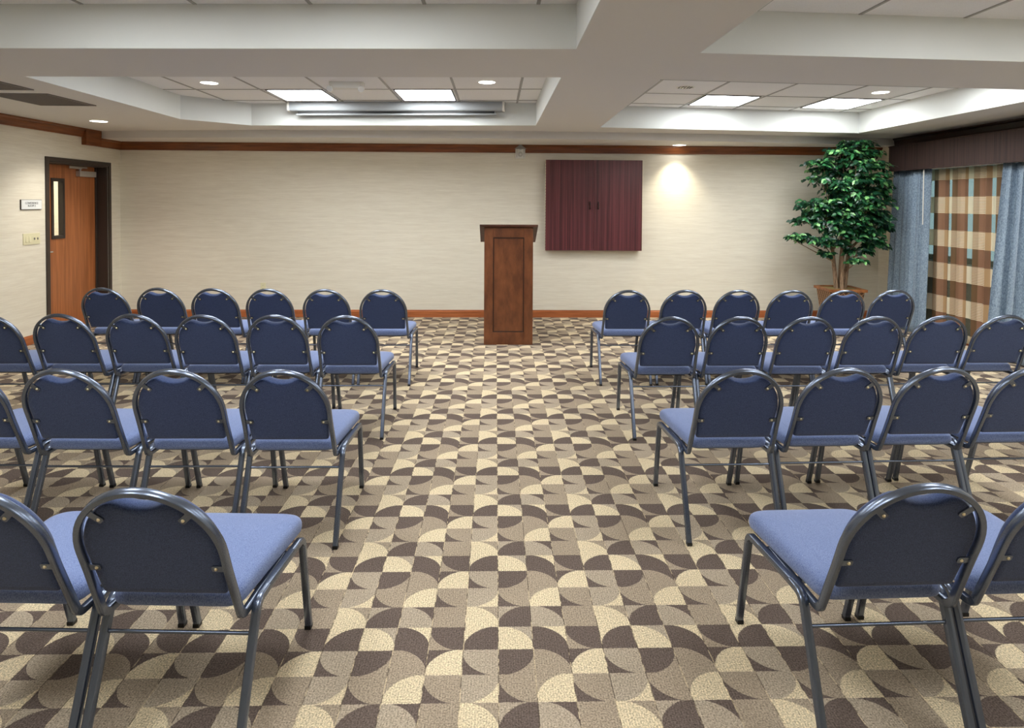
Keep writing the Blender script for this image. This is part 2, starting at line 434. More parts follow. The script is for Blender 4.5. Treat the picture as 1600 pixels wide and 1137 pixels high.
# baseboards
def base_prof(h=.101, d=.016): return [(0, 0), (d, 0), (d, h*.78), (d*.55, h*.86), (d*.45, h), (0, h)]
bm = bmesh.new(); prism(bm, [(YB-d, z) for d, z in base_prof()], 'x', XL, XR); link('baseboard_back', bm, 'base', kind='structure')
bm = bmesh.new(); prism(bm, [(XL+d, z) for d, z in base_prof()], 'y', YF, 7.62)
prism(bm, [(XL+d, z) for d, z in base_prof()], 'y', 8.92, YB-.01); link('baseboard_left', bm, 'base', kind='structure')
bm = bmesh.new(); prism(bm, [(XR-d, z) for d, z in base_prof()], 'y', YF, YB-.01); link('baseboard_right', bm, 'base', kind='structure')

# ------------------------------------------------------------------ door in the left wall
RX = XL-.145
dr = bpy.data.objects.new('door_1', None); COL.objects.link(dr); dr['kind'] = 'structure'; dr.location = (0, 0, 0)
bm = bmesh.new()       # jamb and casing
for a, b in ((D0-.055, D0), (D1, D1+.055)): box(bm, XL-.001, XL+.018, a, b, 0, DZ+.05)
box(bm, XL-.001, XL+.018, D0, D1, DZ, DZ+.05)
box(bm, XL-.2, XL, D0-.0, D0+.02, 0, DZ); box(bm, XL-.2, XL, D1-.02, D1, 0, DZ); box(bm, XL-.2, XL, D0+.02, D1-.02, DZ-.02, DZ)
box(bm, RX, RX+.018, D1-.045, D1-.02, 0, DZ-.02)
link('door_frame', bm, 'dark', dr, bevel=.003)
gy0, gy1, gz0, gz1 = 7.975, 8.165, 1.16, 1.83
a0, a1, zt = D0+.02, D1-.02, DZ-.022
bm = bmesh.new(); x0, x1 = RX-.045, RX
box(bm, x0, x1, a0, gy0, .008, zt); box(bm, x0, x1, gy1, a1, .008, zt); box(bm, x0, x1, gy0, gy1, .008, gz0); box(bm, x0, x1, gy0, gy1, gz1, zt)
slab = link('door_leaf', bm, 'door', dr)
bm = bmesh.new()
for q in ((gy0-.025, gy0+.012, gz0-.03, gz1+.03), (gy1-.012, gy1+.025, gz0-.03, gz1+.03)): box(bm, RX-.05, RX+.014, *q)
for q in ((gy0+.012, gy1-.012, gz0-.03, gz0+.01), (gy0+.012, gy1-.012, gz1-.01, gz1+.03)): box(bm, RX-.05, RX+.014, *q)
link('vision_frame', bm, 'dark', slab, bevel=.003)
boxo('glass_pane', (RX-.028, RX-.020, gy0+.01, gy1-.01, gz0+.008, gz1-.008), 'glass', slab)
bm = bmesh.new(); sweep(bm, fillet([(RX, 7.775, .985), (RX+.055, 7.775, .985), (RX+.055, 7.89, .985)], .02), circ(.009), (0, 0, 1)); cyl(bm, (RX, 7.775, .985), (RX+.01, 7.775, .985), .027)
link('door_handle', bm, 'chrome', slab, 40)
bm = bmesh.new(); box(bm, RX, RX+.055, 8.42, 8.76, 1.895, 1.965); cyl(bm, (RX+.03, 8.46, 1.96), (RX+.03, 8.46, 2.0), .012)
cl = link('door_closer', bm, 'chrome', slab, bevel=.004)
bm = bmesh.new(); sweep(bm, [(RX+.03, 8.50, 1.998), (RX+.05, 8.22, 1.998)], rsec(.02, .007), (0, 0, 1)); sweep(bm, [(RX+.05, 8.22, 2.008), (RX+.02, 8.62, 2.01)], rsec(.02, .007), (0, 0, 1))
link('closer_arm', bm, 'chrome', cl)
# corridor seen through the vision panel
bm = bmesh.new(); box(bm, -6.9, -6.8, 6.5, 10.2, 0, 2.6); box(bm, -6.9, XL-.2, 6.4, 6.5, 0, 2.6); box(bm, -6.9, XL-.2, 10.2, 10.3, 0, 2.6)
link('wall_corridor', bm, 'wall', kind='structure')
boxo('floor_corridor', (-6.9, XL-.19, 6.4, 10.3, -.1, 0), 'base', kind='structure')
boxo('ceiling_corridor', (-6.9, XL-.19, 6.4, 10.3, 2.6, 2.7), 'soffit', kind='structure')
def lamp(name, typ, loc, energy, color=(1, .96, .88), rot=(0, 0, 0), **kw):
    d = bpy.data.lights.new(name, typ); d.energy = energy; d.color = color
    for k, v in kw.items(): setattr(d, k, v)
    o = bpy.data.objects.new(name, d); COL.objects.link(o); o.location = loc; o.rotation_euler = rot; return o
lamp('corridor_light', 'POINT', (-6.0, 8.6, 2.35), 45, shadow_soft_size=.1)

# ------------------------------------------------------------------ window behind the sheer
wn = bpy.data.objects.new('window_1', None); COL.objects.link(wn); wn['kind'] = 'structure'
bm = bmesh.new()
for a, b in ((W0, W0+.06), (W1-.06, W1), ((W0+W1)/2-.03, (W0+W1)/2+.03)): box(bm, XR+.05, XR+.12, a, b, WZ0, WZ1)
for a, b in ((WZ0, WZ0+.06), (WZ1-.06, WZ1)): box(bm, XR+.05, XR+.12, W0, W1, a, b)
link('window_frame', bm, 'dark', wn)
boxo('window_sill', (XR-.03, XR+.2, W0-.03, W1+.03, WZ0-.03, WZ0), 'white', wn)
boxo('window_pane', (XR+.08, XR+.086, W0+.05, W1-.05, WZ0+.05, WZ1-.05), 'glass', wn)

# ------------------------------------------------------------------ curtains and valance
def pleats(name, y0, y1, zt, zb, x, amp, per, mat, parent=None, flare=(0, 0), seed=1, uvscale=1.0, thick=.004, flarepow=1.0, deep=False):
    rnd = random.Random(seed); ph = [rnd.uniform(0, 6.28) for _ in range(6)]
    n = int(abs(y1-y0)/per*18); m = 22; bm = bmesh.new(); uvl = bm.loops.layers.uv.new('UVMap'); g = []; U = []
    for j in range(m+1):
        t = j/m; z = zt+(zb-zt)*t; row = []; ur = []; u = 0; prev = None
        for i in range(n+1):
            s = i/n; ya = y0+flare[0]*t**flarepow; yb = y1+flare[1]*t**flarepow; y = ya+(yb-ya)*s
            q = s*abs(y1-y0)/per*2*PI; sh = q+ph[1]+.9*math.sin(q*.37+ph[2])+.25*t*math.sin(q*.5+ph[3])
            a = amp*(.62+.38*math.sin(q*.23+ph[0]))*(.85+.15*t)
            dx = (-a*(2*abs(math.sin(sh/2))**.6-1) if deep else a*math.sin(sh))+amp*.22*math.sin(2*q+ph[4])
            dy = .25*amp*math.sin(2*q+ph[5])
            p = Vector((x+dx, y+dy, z)); row.append(bm.verts.new(p))
            if prev is not None: u += (Vector((p.x, p.y))-prev).length
            prev = Vector((p.x, p.y)); ur.append(u)
        g.append(row); U.append(ur)
    U = [U[0]]*(m+1)
    for j in range(m):
        for i in range(n):
            f = bm.faces.new((g[j][i], g[j][i+1], g[j+1][i+1], g[j+1][i]))
            for lp, (jj, ii) in zip(f.loops, ((j, i), (j, i+1), (j+1, i+1), (j+1, i))): lp[uvl].uv = (U[jj][ii]*uvscale, g[jj][ii].co.z)
    o = link(name, bm, mat, parent, 60)
    s = o.modifiers.new('thickness', 'SOLIDIFY'); s.thickness = thick; s.offset = 0
    return o
tag(pleats('blue_drape', 8.46, 7.80, 2.03, .012, 5.235, .058, .105, 'drape', flare=(.1, .06), seed=3, deep=True), 'blue-grey pleated drape hanging beside the leafy tree in the corner', 'curtain')
tag(pleats('blue_drape', 6.66, 5.35, 2.03, .012, 5.235, .058, .15, 'drape', flare=(.2, -.15), seed=8, deep=True), 'blue-grey pleated drape at the right edge of the photo, nearer side of the window', 'curtain')
tag(pleats('sheer_curtain', 8.18, 6.4, 2.03, .03, 5.345, .02, .19, 'plaid', seed=5, thick=.001), 'brown and cream plaid sheer curtain hanging between two blue-grey drapes', 'curtain')
bm = bmesh.new(); cyl(bm, (5.135, 7.79, 2.03), (5.135, 7.79, 1.36), .0065, .0065, 8)
tag(link('curtain_wand', bm, 'white', smooth=40), 'thin white curtain wand hanging in front of the drape by the tree', 'curtain wand')
vt = thing('window_valance', (5.2, 6.5, 2.03), 'long dark brown fabric-covered box valance above the window curtains', 'valance')
bm = bmesh.new(); box(bm, 5.115, 5.135, 4.2, 8.47, 0, .31); box(bm, 5.135, 5.40, 8.45, 8.47, 0, .31); box(bm, 5.135, 5.40, 4.2, 4.22, 0, .31); box(bm, 5.115, 5.40, 4.2, 8.47, .31, .325)
bmesh.ops.translate(bm, verts=bm.verts, vec=(-5.2, -6.5, 0)); link('valance_board', bm, 'valance', vt, bevel=.003)
for z in (0.0, .315):
    bm = bmesh.new(); sweep(bm, [(5.112-5.2, 4.2-6.5, z), (5.112-5.2, 8.475-6.5, z)], circ(.006, 8), (1, 0, 0)); link('piping', bm, 'valance', vt, 40)
bm = bmesh.new(); cyl(bm, (5.24-5.2, 4.3-6.5, .01), (5.24-5.2, 8.40-6.5, .01), .012, None, 8); link('curtain_rail', bm, 'white', vt, 40)

# ------------------------------------------------------------------ wall cabinet (whiteboard cabinet)
cb = thing('whiteboard_cabinet', (1.35, YB-.004, .942), 'square mahogany two-door cabinet mounted on the back wall right of the lectern', 'wall cabinet')
hw, hh, dp = .6655, 1.245, .12
bm = bmesh.new(); box(bm, -hw+.004, hw-.004, -dp+.022, 0, .002, hh-.002); link('cabinet_body', bm, 'mahog', cb, bevel=.002)
for s, a, b in ((-1, -hw, -.0015), (1, .0015, hw)):
    dd = boxo('cabinet_door', (a, b, -dp, -dp+.02, 0, hh), 'mahog', cb, bevel=.0015)
    bm = bmesh.new(); x = s*.058
    sweep(bm, fillet([(x, -dp+.001, .575), (x, -dp-.028, .585), (x, -dp-.028, .655), (x, -dp+.001, .665)], .012), circ(.008, 8), (1, 0, 0))
    cyl(bm, (x, -dp+.001, .575), (x, -dp-.005, .575), .010); cyl(bm, (x, -dp+.001, .665), (x, -dp-.005, .665), .010)
    link('pull', bm, 'pull', dd, 40)
    bm = bmesh.new(); xx = a if s < 0 else b
    for k in range(31): cyl(bm, (xx+s*.002, -dp+.004, .006+k*.04), (xx+s*.002, -dp+.004, .034+k*.04), .0035, None, 6)
    link('piano_hinge', bm, 'brass', dd, 40)

# ------------------------------------------------------------------ lectern
lt = thing('lectern', (.1485, 7.362, 0), 'tall brown wooden lectern with a recessed front panel at the end of the aisle', 'lectern')
w, h, d = .2735, 1.315, .40
def lz(y): return 1.312-(y)*.40      # top follows the slope
bm = bmesh.new(); t = .022       # front: stiles, rails
box(bm, -w, -.175, 0, t, 0, h); box(bm, .175, w, 0, t, 0, h); box(bm, -.175, .175, 0, t, 0, .141); box(bm, -.175, .175, 0, t, 1.208, h)
link('front_frame', bm, 'lect', lt, bevel=.003)
boxo('front_panel', (-.18, .18, .012, .020, .136, 1.213), 'lect', lt)
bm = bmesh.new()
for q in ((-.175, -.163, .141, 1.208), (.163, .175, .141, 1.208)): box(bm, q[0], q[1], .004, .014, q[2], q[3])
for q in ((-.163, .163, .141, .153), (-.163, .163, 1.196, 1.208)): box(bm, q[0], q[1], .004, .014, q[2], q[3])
link('panel_moulding', bm, 'groove_shade', lt, bevel=.002)  # dark colour paints in the recess shadow along the panel edge
for s in (-1, 1):
    bm = bmesh.new(); prism(bm, [(t, 0), (d, 0), (d, lz(d)-.004), (t, lz(t)-.004)], 'x', s*w, s*(w-.02)); link('side_panel', bm, 'lect', lt, bevel=.002)
boxo('shelf', (-w+.02, w-.02, t, d-.01, .70, .72), 'lect', lt); boxo('bottom_board', (-w+.02, w-.02, t, d-.01, .02, .04), 'lect', lt)
bm = bmesh.new(); prism(bm, [(-.045, lz(-.045)+.004), (-.045, lz(-.045)+.024), (.47, lz(.47)+.022), (.47, lz(.47)+.002)], 'x', -w-.052, w+.052)
link('reading_top', bm, 'lect_top', lt, bevel=.003)
boxo('book_stop', (-w-.04, w+.04, .445, .463, lz(.47)+.018, lz(.47)+.050), 'lect_top', lt)

# ------------------------------------------------------------------ chairs
TILT = math.radians(23); HOOK = Vector((0, -.235, .405))
def bk(x, t, n=0):      # point on the back plane: t up along the tilt, n towards the front
    return Vector((x, HOOK.y - t*math.sin(TILT) + n*math.cos(TILT), HOOK.z + t*math.cos(TILT) + n*math.sin(TILT)))
LX = .2205; TUBE = (.0235, .0235)
def make_chair():
    r = bpy.data.objects.new('banquet_chair', None); COL.objects.link(r); r.empty_display_size = .1
    # seat
    out = rpoly([(-.222, .290), (.222, .290), (.192, -.225), (-.192, -.225)], [.075, .075, .05, .05], 8)
    c = Vector((0, .02)); bm = bmesh.new(); rings = []
    def droop(y): return .012*max(0, (y-.02)/.27)**2
    for s, z in ((.90, .416), (.955, .4165), (.99, .424), (1.0, .436), (.998, .447), (.985, .457), (.962, .464), (.92, .470), (.85, .4745), (.72, .478), (.55, .480), (.35, .481), (.12, .4815)):
        rings.append([(c.x+(p.x-c.x)*(1-(1-s)*.95), c.y+(p.y-c.y)*s, z-droop(c.y+(p.y-c.y)*s)) for p in out])
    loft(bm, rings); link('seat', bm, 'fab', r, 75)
    bm = bmesh.new(); loft(bm, [[(p.x*.86, c.y+(p.y-c.y)*.84, z) for p in out] for z in (.404, .416)]); link('seat_pan', bm, 'black', r, 50)
    # backrest pad
    IN = .1835; prof = []
    for x in (IN-.006,): prof += [(x-.010, .088), (x-.002, .091), (x, .10)]
    prof += [(IN, .20), (IN+.002, .255)]
    for k in range(1, 12):
        a = k/12*math.acos(.088/(IN+.002)); prof.append(((IN+.002)*math.cos(a), .255+(.203)*math.sin(a)))
    prof += [(.088, .431), (.074, .433), (.060, .429), (.045, .421), (.022, .4145), (0, .413)]
    right = prof; left = [(-x, t) for x, t in reversed(prof[:-1])]; P = right+left; cc = (0, .26)
    bm = bmesh.new(); R = []
    for s, n in ((.86, -.0005), (.965, -.0005), (.99, .002), (1.0, .008), (1.0, .024), (.985, .034), (.95, .041), (.85, .047), (.55, .050), (.25, .051)):
        R.append([bk(cc[0]+(x-cc[0])*s, cc[1]+(t-cc[1])*s, n) for x, t in P])
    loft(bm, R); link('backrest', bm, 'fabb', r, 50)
    # back frame tube: one bent square tube ending under the seat
    arc = [bk(.1965*math.cos(a), .257+.219*math.sin(a)) for a in [PI*k/28 for k in range(29)]]
    low = fillet([Vector((.196, .10, .399)), Vector((.201, HOOK.y+.002, .401)), bk(.1965, .18)], [.036], 8)
    path = low+arc+[Vector((-p.x, p.y, p.z)) for p in reversed(low)]
    bm = bmesh.new(); sweep(bm, path, rsec(.0172, .0235, .12), (1, 0, 0)); link('back_frame', bm, 'steel', r, 45)
    # side rails and four legs
    sec = rsec(*TUBE, .12)
    for s in (1, -1):
        x = s*LX
        bm = bmesh.new(); sweep(bm, [(x, -.10, .409), (x, .12, .399)], sec, (1, 0, 0)); link('seat_rail', bm, 'steel', r, 45)
        bm = bmesh.new(); sweep(bm, fillet([(x, .12, .399), (x, .225, .394), (x-s*.010, .328, .012)], [.05], 8), sec, (1, 0, 0)); lg = link('leg', bm, 'steel', r, 45)
        bm = bmesh.new(); box(bm, x-s*.010-.0115, x-s*.010+.0115, .314, .340, 0, .014); link('foot_cap', bm, 'black', lg)
        bm = bmesh.new(); sweep(bm, fillet([(x, -.10, .409), (x, -.168, .409), (x, -.322, .012)], [.05], 8), sec, (1, 0, 0)); lg = link('leg', bm, 'steel', r, 45)
        bm = bmesh.new(); box(bm, x-.0115, x+.0115, -.335, -.309, 0, .014); link('foot_cap', bm, 'black', lg)
    bm = bmesh.new(); y = -.168-(.409-.329)/.397*.154
    cyl(bm, (-LX+.008, y, .329), (LX-.008, y, .329), .0055, None, 10); link('stretcher', bm, 'steel', r, 40)
    bm = bmesh.new(); box(bm, -LX+.005, LX-.005, .10, .125, .392, .401); box(bm, -LX+.005, LX-.005, -.09, -.065, .394, .404); link('seat_support', bm, 'steel', r)
    # four brackets with bolts
    for sx, t, ang in ((.113, .382, 45), (.166, .198, 0)):
        for s in (1, -1):
            a = math.radians(ang); ux = Vector((s*math.cos(a), 0, 0)); di = (bk(math.cos(a)*s, math.sin(a))-bk(0, 0)).normalized()
            o = bk(s*sx, t, -.0035); nrm = (bk(0, 0, 1)-bk(0, 0)).normalized(); w_ = di.cross(nrm)
            bm = bmesh.new(); vs = []; outl = [(-.012, -.007), (-.007, -.0105), (.030, -.0105), (.030, .0105), (-.007, .0105), (-.012, .007)]
            loft(bm, [[o+di*p[0]+w_*p[1]+nrm*q for p in outl] for q in (-.002, .004)])
            b = link('bracket', bm, 'steel', r)
            bm = bmesh.new(); cyl(bm, o-nrm*.002, o-nrm*.005, .0052, .0035, 10); link('bolt', bm, 'brass', b, 40)
    return r
proto = make_chair(); used = [False]
def copy_chair(src):
    c = src.copy(); COL.objects.link(c)
    for ch in src.children:
        k = ch.copy(); COL.objects.link(k); k.parent = c
        for g in ch.children:
            m = g.copy(); COL.objects.link(m); m.parent = k
    return c
def chair(x, y, rz, label, group):
    o = proto if not used[0] else copy_chair(proto); used[0] = True
    o.location = (x, y, 0); o.rotation_euler = (0, 0, rz); tag(o, label, 'chair', group)
ORD = ['aisle-end', 'second from the aisle', 'third from the aisle', 'fourth from the aisle', 'fifth from the aisle', 'sixth from the aisle', 'seventh from the aisle']
ROWN = ['front row', 'second row from the front', 'third row from the front', 'rear row']
rows = {   # (row, side): list from the aisle outward of (x, y, rz)
    (0, 'left'): [(-.965, 6.03, 0), (-1.453, 6.04, 0), (-1.945, 6.06, 0), (-2.418, 6.08, .0), (-2.890, 6.10, 0), (-3.362, 6.10, 0)],
    (0, 'right'): [(1.148, 6.03, 0), (1.648, 6.05, .0), (2.120, 6.06, .0), (2.587, 6.05, .0), (3.055, 6.06, .0), (3.525, 6.10, .0)],
    (1, 'left'): [(-.980, 4.74, 0), (-1.454, 4.76, 0), (-1.924, 4.76, 0), (-2.392, 4.79, 0), (-2.862, 4.79, -.02), (-3.345, 4.79, 0)],
    (1, 'right'): [(1.166, 4.71, 0), (1.632, 4.72, 0), (2.098, 4.72, 0), (2.564, 4.74, 0), (3.033, 4.77, .0), (3.503, 4.80, .0)],
    (2, 'left'): [(-.952, 3.34, 0), (-1.436, 3.355, 0), (-1.925, 3.36, -.02), (-2.41, 3.38, -.02)],
    (2, 'right'): [(1.130, 3.35, .015), (1.604, 3.37, .025), (2.076, 3.385, .02), (2.548, 3.41, .02)],
    (3, 'left'): [(-.918, 2.132, -.042), (-1.395, 2.152, -.042)],
    (3, 'right'): [(1.160, 2.135, .03), (1.636, 2.155, .03)]}
for (rw, side), L in rows.items():
    for i, (x, y, rz) in enumerate(L):
        if i == 0: lab = f'blue padded chair at the aisle end of the {ROWN[rw]}, {side} block'
        elif i == len(L)-1 and rw == 0: lab = f'blue padded chair farthest from the aisle in the {ROWN[rw]}, {side} block'
        elif i == len(L)-1: lab = f'blue padded chair at the {side} photo edge in the {ROWN[rw]}'
        else: lab = f'blue padded chair {ORD[i]} in the {ROWN[rw]}, {side} block'
        chair(x, y, rz, lab, f'chairs in the {side} block, {ROWN[rw]}')

# ------------------------------------------------------------------ ceiling fittings
def troffer(corners, label):
    cx, cy = sum(p[0] for p in corners)/4, sum(p[1] for p in corners)/4
    t = thing('ceiling_light_panel', (cx, cy, HC), label, 'ceiling light', 'square fluorescent ceiling panels')
    L = [Vector((p[0]-cx, p[1]-cy)) for p in corners]
    def ring(s, z): return [(p.x*s, p.y*s, z) for p in L]
    bm = bmesh.new(); A, B = ring(1.0, -.001), ring(.955, -.001); C, Dn = ring(1.0, -.010), ring(.955, -.010)
    V = [[bm.verts.new(p) for p in r] for r in (A, B, C, Dn)]
    for i in range(4):
        j = (i+1) % 4
        bm.faces.new((V[0][i], V[0][j], V[1][j], V[1][i])); bm.faces.new((V[2][i], V[2][j], V[3][j], V[3][i]))
        bm.faces.new((V[0][i], V[0][j], V[2][j], V[2][i])); bm.faces.new((V[1][i], V[1][j], V[3][j], V[3][i]))
    link('frame', bm, 'dark', t)
    bm = bmesh.new(); loft(bm, [ring(.955, -.002), ring(.955, -.006)]); link('diffuser', bm, 'lampglow', t)
troffer([(-2.372, 6.846), (-1.782, 6.811), (-1.784, 7.524), (-2.384, 7.561)], 'square lit ceiling panel in the far left coffer, left of the emergency light')
troffer([(-1.05, 6.757), (-.449, 6.722), (-.445, 7.441), (-1.043, 7.478)], 'square lit ceiling panel in the far left coffer, right of the emergency light')
troffer([(2.205, 6.896), (2.822, 6.968), (2.829, 7.658), (2.221, 7.608)], 'square lit ceiling panel in the far right coffer, left one beside the unlit round can')
troffer([(3.591, 7.015), (4.215, 7.073), (4.211, 7.822), (3.598, 7.745)], 'square lit ceiling panel in the far right coffer, nearest the plant corner')
# panels of the same kind in the parts of the coffers that the beams and the frame edge hide
def sq(x, y, s=.3, q=.35): return [(x-s, y-q), (x+s, y-q), (x+s, y+q), (x-s, y+q)]
for x, y, nm in ((-2.09, 5.60, 'far left coffer, hidden behind the beam, left one'), (-.75, 5.55, 'far left coffer, hidden behind the beam, right one'),
                 (2.53, 5.6, 'far right coffer, hidden behind the beam, left one'), (3.92, 5.75, 'far right coffer, hidden behind the beam, right one'),
                 (-2.09, 2.85, 'near left coffer, far pair, left one'), (-.75, 2.85, 'near left coffer, far pair, right one'),
                 (2.53, 2.8, 'near right coffer, far pair, left one'), (3.92, 2.8, 'near right coffer, far pair, right one'),
                 (-2.09, .75, 'near left coffer, rear pair, left one'), (-.75, .75, 'near left coffer, rear pair, right one'),
                 (2.53, .7, 'near right coffer, rear pair, left one'), (3.92, .7, 'near right coffer, rear pair, right one')):
    troffer(sq(x, y), 'square lit ceiling panel in the '+nm)
def downlight(x, y, z, label, on=True, r=.092, watts=DOWN_W, angle=100, blend=.8, color=(1, .95, .86)):
    t = thing('recessed_downlight', (x, y, z), label, 'ceiling light', 'round recessed downlights')
    bm = bmesh.new(); n = 28
    loft(bm, [[((r*s)*math.cos(2*PI*i/n), (r*s)*math.sin(2*PI*i/n), zz) for i in range(n)] for s, zz in ((.86, -.0015), (.88, -.006), (.98, -.005), (1.0, -.001))], False, False)
    link('trim_ring', bm, 'white', t, 40)
    bm = bmesh.new()
    if on: loft(bm, [[(r*.86*math.cos(2*PI*i/n), r*.86*math.sin(2*PI*i/n), zz) for i in range(n)] for zz in (-.001, -.003)]); link('lamp_face', bm, 'canglow', t)
    else:
        loft(bm, [[(r*.86*math.cos(2*PI*i/n), r*.86*math.sin(2*PI*i/n), zz) for i in range(n)] for zz in (-.0005, -.002)]); link('reflector_cup', bm, 'reflector', t)
        for k in range(5):
            bm = bmesh.new(); xx = (k-2)*.028; cyl(bm, (xx, -.05, -.003), (xx, .05, -.003), .005, None, 8); link('baffle', bm, 'black', t)
    if on:
        lp = lamp('downlight_bulb', 'SPOT', (x, y, z-.012), watts, color, spot_size=math.radians(angle), spot_blend=blend, shadow_soft_size=.05)
        lp.parent = t; lp.location = (0, 0, -.012)
downlight(-2.786, 6.494, HC, 'round lit downlight in the far left coffer, left of the square panels')
downlight(-.089, 6.309, HC, 'round lit downlight in the far left coffer, right of the square panels')
downlight(1.863, 6.475, HC, 'round unlit recessed can in the far right coffer', on=False)
downlight(3.921, 6.656, HC, 'round lit downlight in the far right coffer beyond the square panels')
downlight(-4.46, 7.53, HS, 'round lit downlight in the left soffit near the door', r=.10, watts=60, angle=120)
downlight(2.50, 8.94, HL, 'round lit downlight washing the back wall right of the mahogany cabinet', watts=48, angle=98, blend=.9, color=(1, .92, .72), r=.10)
# air vents in the left soffit
def vent(x0, x1, y0, y1, label):
    t = thing('ceiling_vent', ((x0+x1)/2, (y0+y1)/2, HS), label, 'air vent', 'grey vents in the left soffit'); a, b = (x1-x0)/2, (y1-y0)/2
    bm = bmesh.new()
    for q in ((-a, a, -b, -b+.02), (-a, a, b-.02, b), (-a, -a+.02, -b+.02, b-.02), (a-.02, a, -b+.02, b-.02)): box(bm, *q, -.008, 0)
    link('vent_frame', bm, 'vent', t)
    bm = bmesh.new()
    k = -a+.03
    while k < a-.025: box(bm, k, k+.007, -b+.02, b-.02, -.006, -.001); k += .018
    link('louvres', bm, 'vent', t)
    boxo('backing', (-a+.02, a-.02, -b+.02, b-.02, -.001, 0), 'grey', t)
vent(-4.26, -3.745, 5.62, 6.29, 'grey louvred ceiling vent in the left soffit, one nearer the door')
vent(-4.26, -3.72, 4.72, 5.42, 'grey louvred ceiling vent in the left soffit, cut by the left photo edge')
# projection screen housing
sc = thing('projection_screen', (-1.155, 7.635, HC), 'long white roll-up projection screen case hung under the far left coffer ceiling', 'projection screen', rz=-.074)
bm = bmesh.new(); prof = rpoly([(-.052, -.002), (.052, -.002), (.048, -.108), (-.048, -.108)], [.006, .006, .03, .03], 5)
prism(bm, [tuple(p) for p in prof], 'x', -1.23, 1.23); link('case', bm, 'screen', sc, 40)
for s_ in (-1, 1):
    bm = bmesh.new(); prism(bm, [(p[0]*1.06, (p[1]+.055)*1.04-.0565) for p in prof], 'x', s_*1.23, s_*1.255); link('end_cap', bm, 'white', sc, 40)
boxo('screen_fabric', (-1.14, 1.14, -.020, -.012, -.135, -.106), 'black', sc)
bm = bmesh.new(); sweep(bm, [(-1.16, -.016, -.144), (1.16, -.016, -.144)], circ(.011, 10), (0, 0, 1)); link('bottom_bar', bm, 'screen', sc, 40)
# emergency light
em = thing('emergency_light', (-1.44, 6.42, HC), 'white twin-head emergency light on the ceiling between the left square panels', 'emergency light')
bm = bmesh.new(); loft(bm, [[(p.x*s, p.y*s, z) for p in rpoly([(-.165, -.06), (.165, -.06), (.165, .06), (-.165, .06)], [.03]*4)] for s, z in ((1, 0), (1, -.034), (.96, -.05), (.86, -.060), (.5, -.063))])
link('housing', bm, 'white', em, 40)
for s in (-1, 1):
    bm = bmesh.new(); c = Vector((s*.145, -.055, -.062)); dr_ = Vector((s*.25, -.85, -.45)).normalized()
    cyl(bm, c-dr_*.03, c+dr_*.02, .018, .034, 18); cyl(bm, (s*.145, -.03, -.03), (s*.145, -.03, -.06), .012, None, 10); hd = link('lamp_head', bm, 'white', em, 40)
    bm = bmesh.new(); cyl(bm, c+dr_*.0205, c+dr_*.024, .031, .027, 18); link('lens', bm, 'lens', hd, 40)

# ------------------------------------------------------------------ small wall things
al = thing('fire_alarm', (.337, YB, 2.275), 'white square fire alarm sounder under the crown moulding of the back wall', 'fire alarm')
boxo('alarm_body', (-.068, .068, -.045, 0, -.068, .068), 'white', al, bevel=.006)
bm = bmesh.new(); prism(bm, [(-.085, .06), (.085, .06), (.0, .125)], 'y', -.064, -.054); link('mounting_plate', bm, 'grey', al)
bm = bmesh.new()
for rr_ in (.030, .018):
    sweep(bm, [(rr_*math.cos(2*PI*i/24), -.047, -.012+rr_*math.sin(2*PI*i/24)) for i in range(24)], circ(.0025, 6), (0, 1, 0), True)
for x in (-.048, .048): box(bm, x-.002, x+.002, -.048, -.044, -.055, .055)
link('grille', bm, 'grey', al, 40)
bm = bmesh.new(); box(bm, -.014, .014, -.055, -.045, .036, .056); link('strobe', bm, 'lens', al, bevel=.003)
ot = thing('wall_outlet', (-3.20, YB, .415), 'ivory wall outlet low on the back wall behind the left front chairs', 'outlet')
boxo('cover_plate', (-.036, .036, -.006, 0, -.057, .057), 'ivory', ot, bevel=.002)
for z in (-.022, .022):
    bm = bmesh.new(); cyl(bm, (0, -.006, z), (0, -.008, z), .015); k = link('socket', bm, 'ivory', ot)
    bm = bmesh.new(); box(bm, -.007, -.005, -.0085, -.0075, z-.004, z+.006); box(bm, .005, .007, -.0085, -.0075, z-.004, z+.006); link('slot', bm, 'black', k)
sg = thing('room_sign', (XL, 7.40, 1.545), 'small white plaque reading CONFERENCE ROOM 2 left of the door', 'sign')
boxo('sign_backing', (0, .012, -.163, .163, -.055, .055), 'dark', sg)
boxo('sign_face', (.012, .0145, -.158, .158, -.050, .051), 'signw', sg)
def text(s, loc, rot, size, mat, parent, name='lettering'):
    cu = bpy.data.curves.new(name, 'FONT'); cu.body = s; cu.size = size; cu.align_x = 'CENTER'; cu.align_y = 'CENTER'; cu.extrude = .0006
    o = bpy.data.objects.new(name, cu); COL.objects.link(o)
    dg = bpy.context.evaluated_depsgraph_get(); me = bpy.data.meshes.new_from_object(o.evaluated_get(dg)); bpy.data.objects.remove(o)
    me.materials.clear(); me.materials.append(MAT[mat]); o = bpy.data.objects.new(name, me); COL.objects.link(o)
    o.location = loc; o.rotation_euler = rot; o.parent = parent; return o
text('CONFERENCE', (.0150, 0, .016), (PI/2, 0, PI/2), .032, 'ink', sg); text('ROOM 2', (.0150, 0, -.014), (PI/2, 0, PI/2), .032, 'ink', sg)
sw = thing('switch_plate', (XL, 7.405, 1.166), 'ivory four-gang switch plate under the room sign', 'light switch')
boxo('cover_plate', (0, .007, -.132, .132, -.062, .062), 'ivory', sw, bevel=.002)
for y in (-.08, -.03):
    bm = bmesh.new(); prism(bm, [(.007, -.034), (.013, -.034), (.008, .034), (.007, .034)], 'y', y-.017, y+.017); link('rocker', bm, 'ivory', sw)
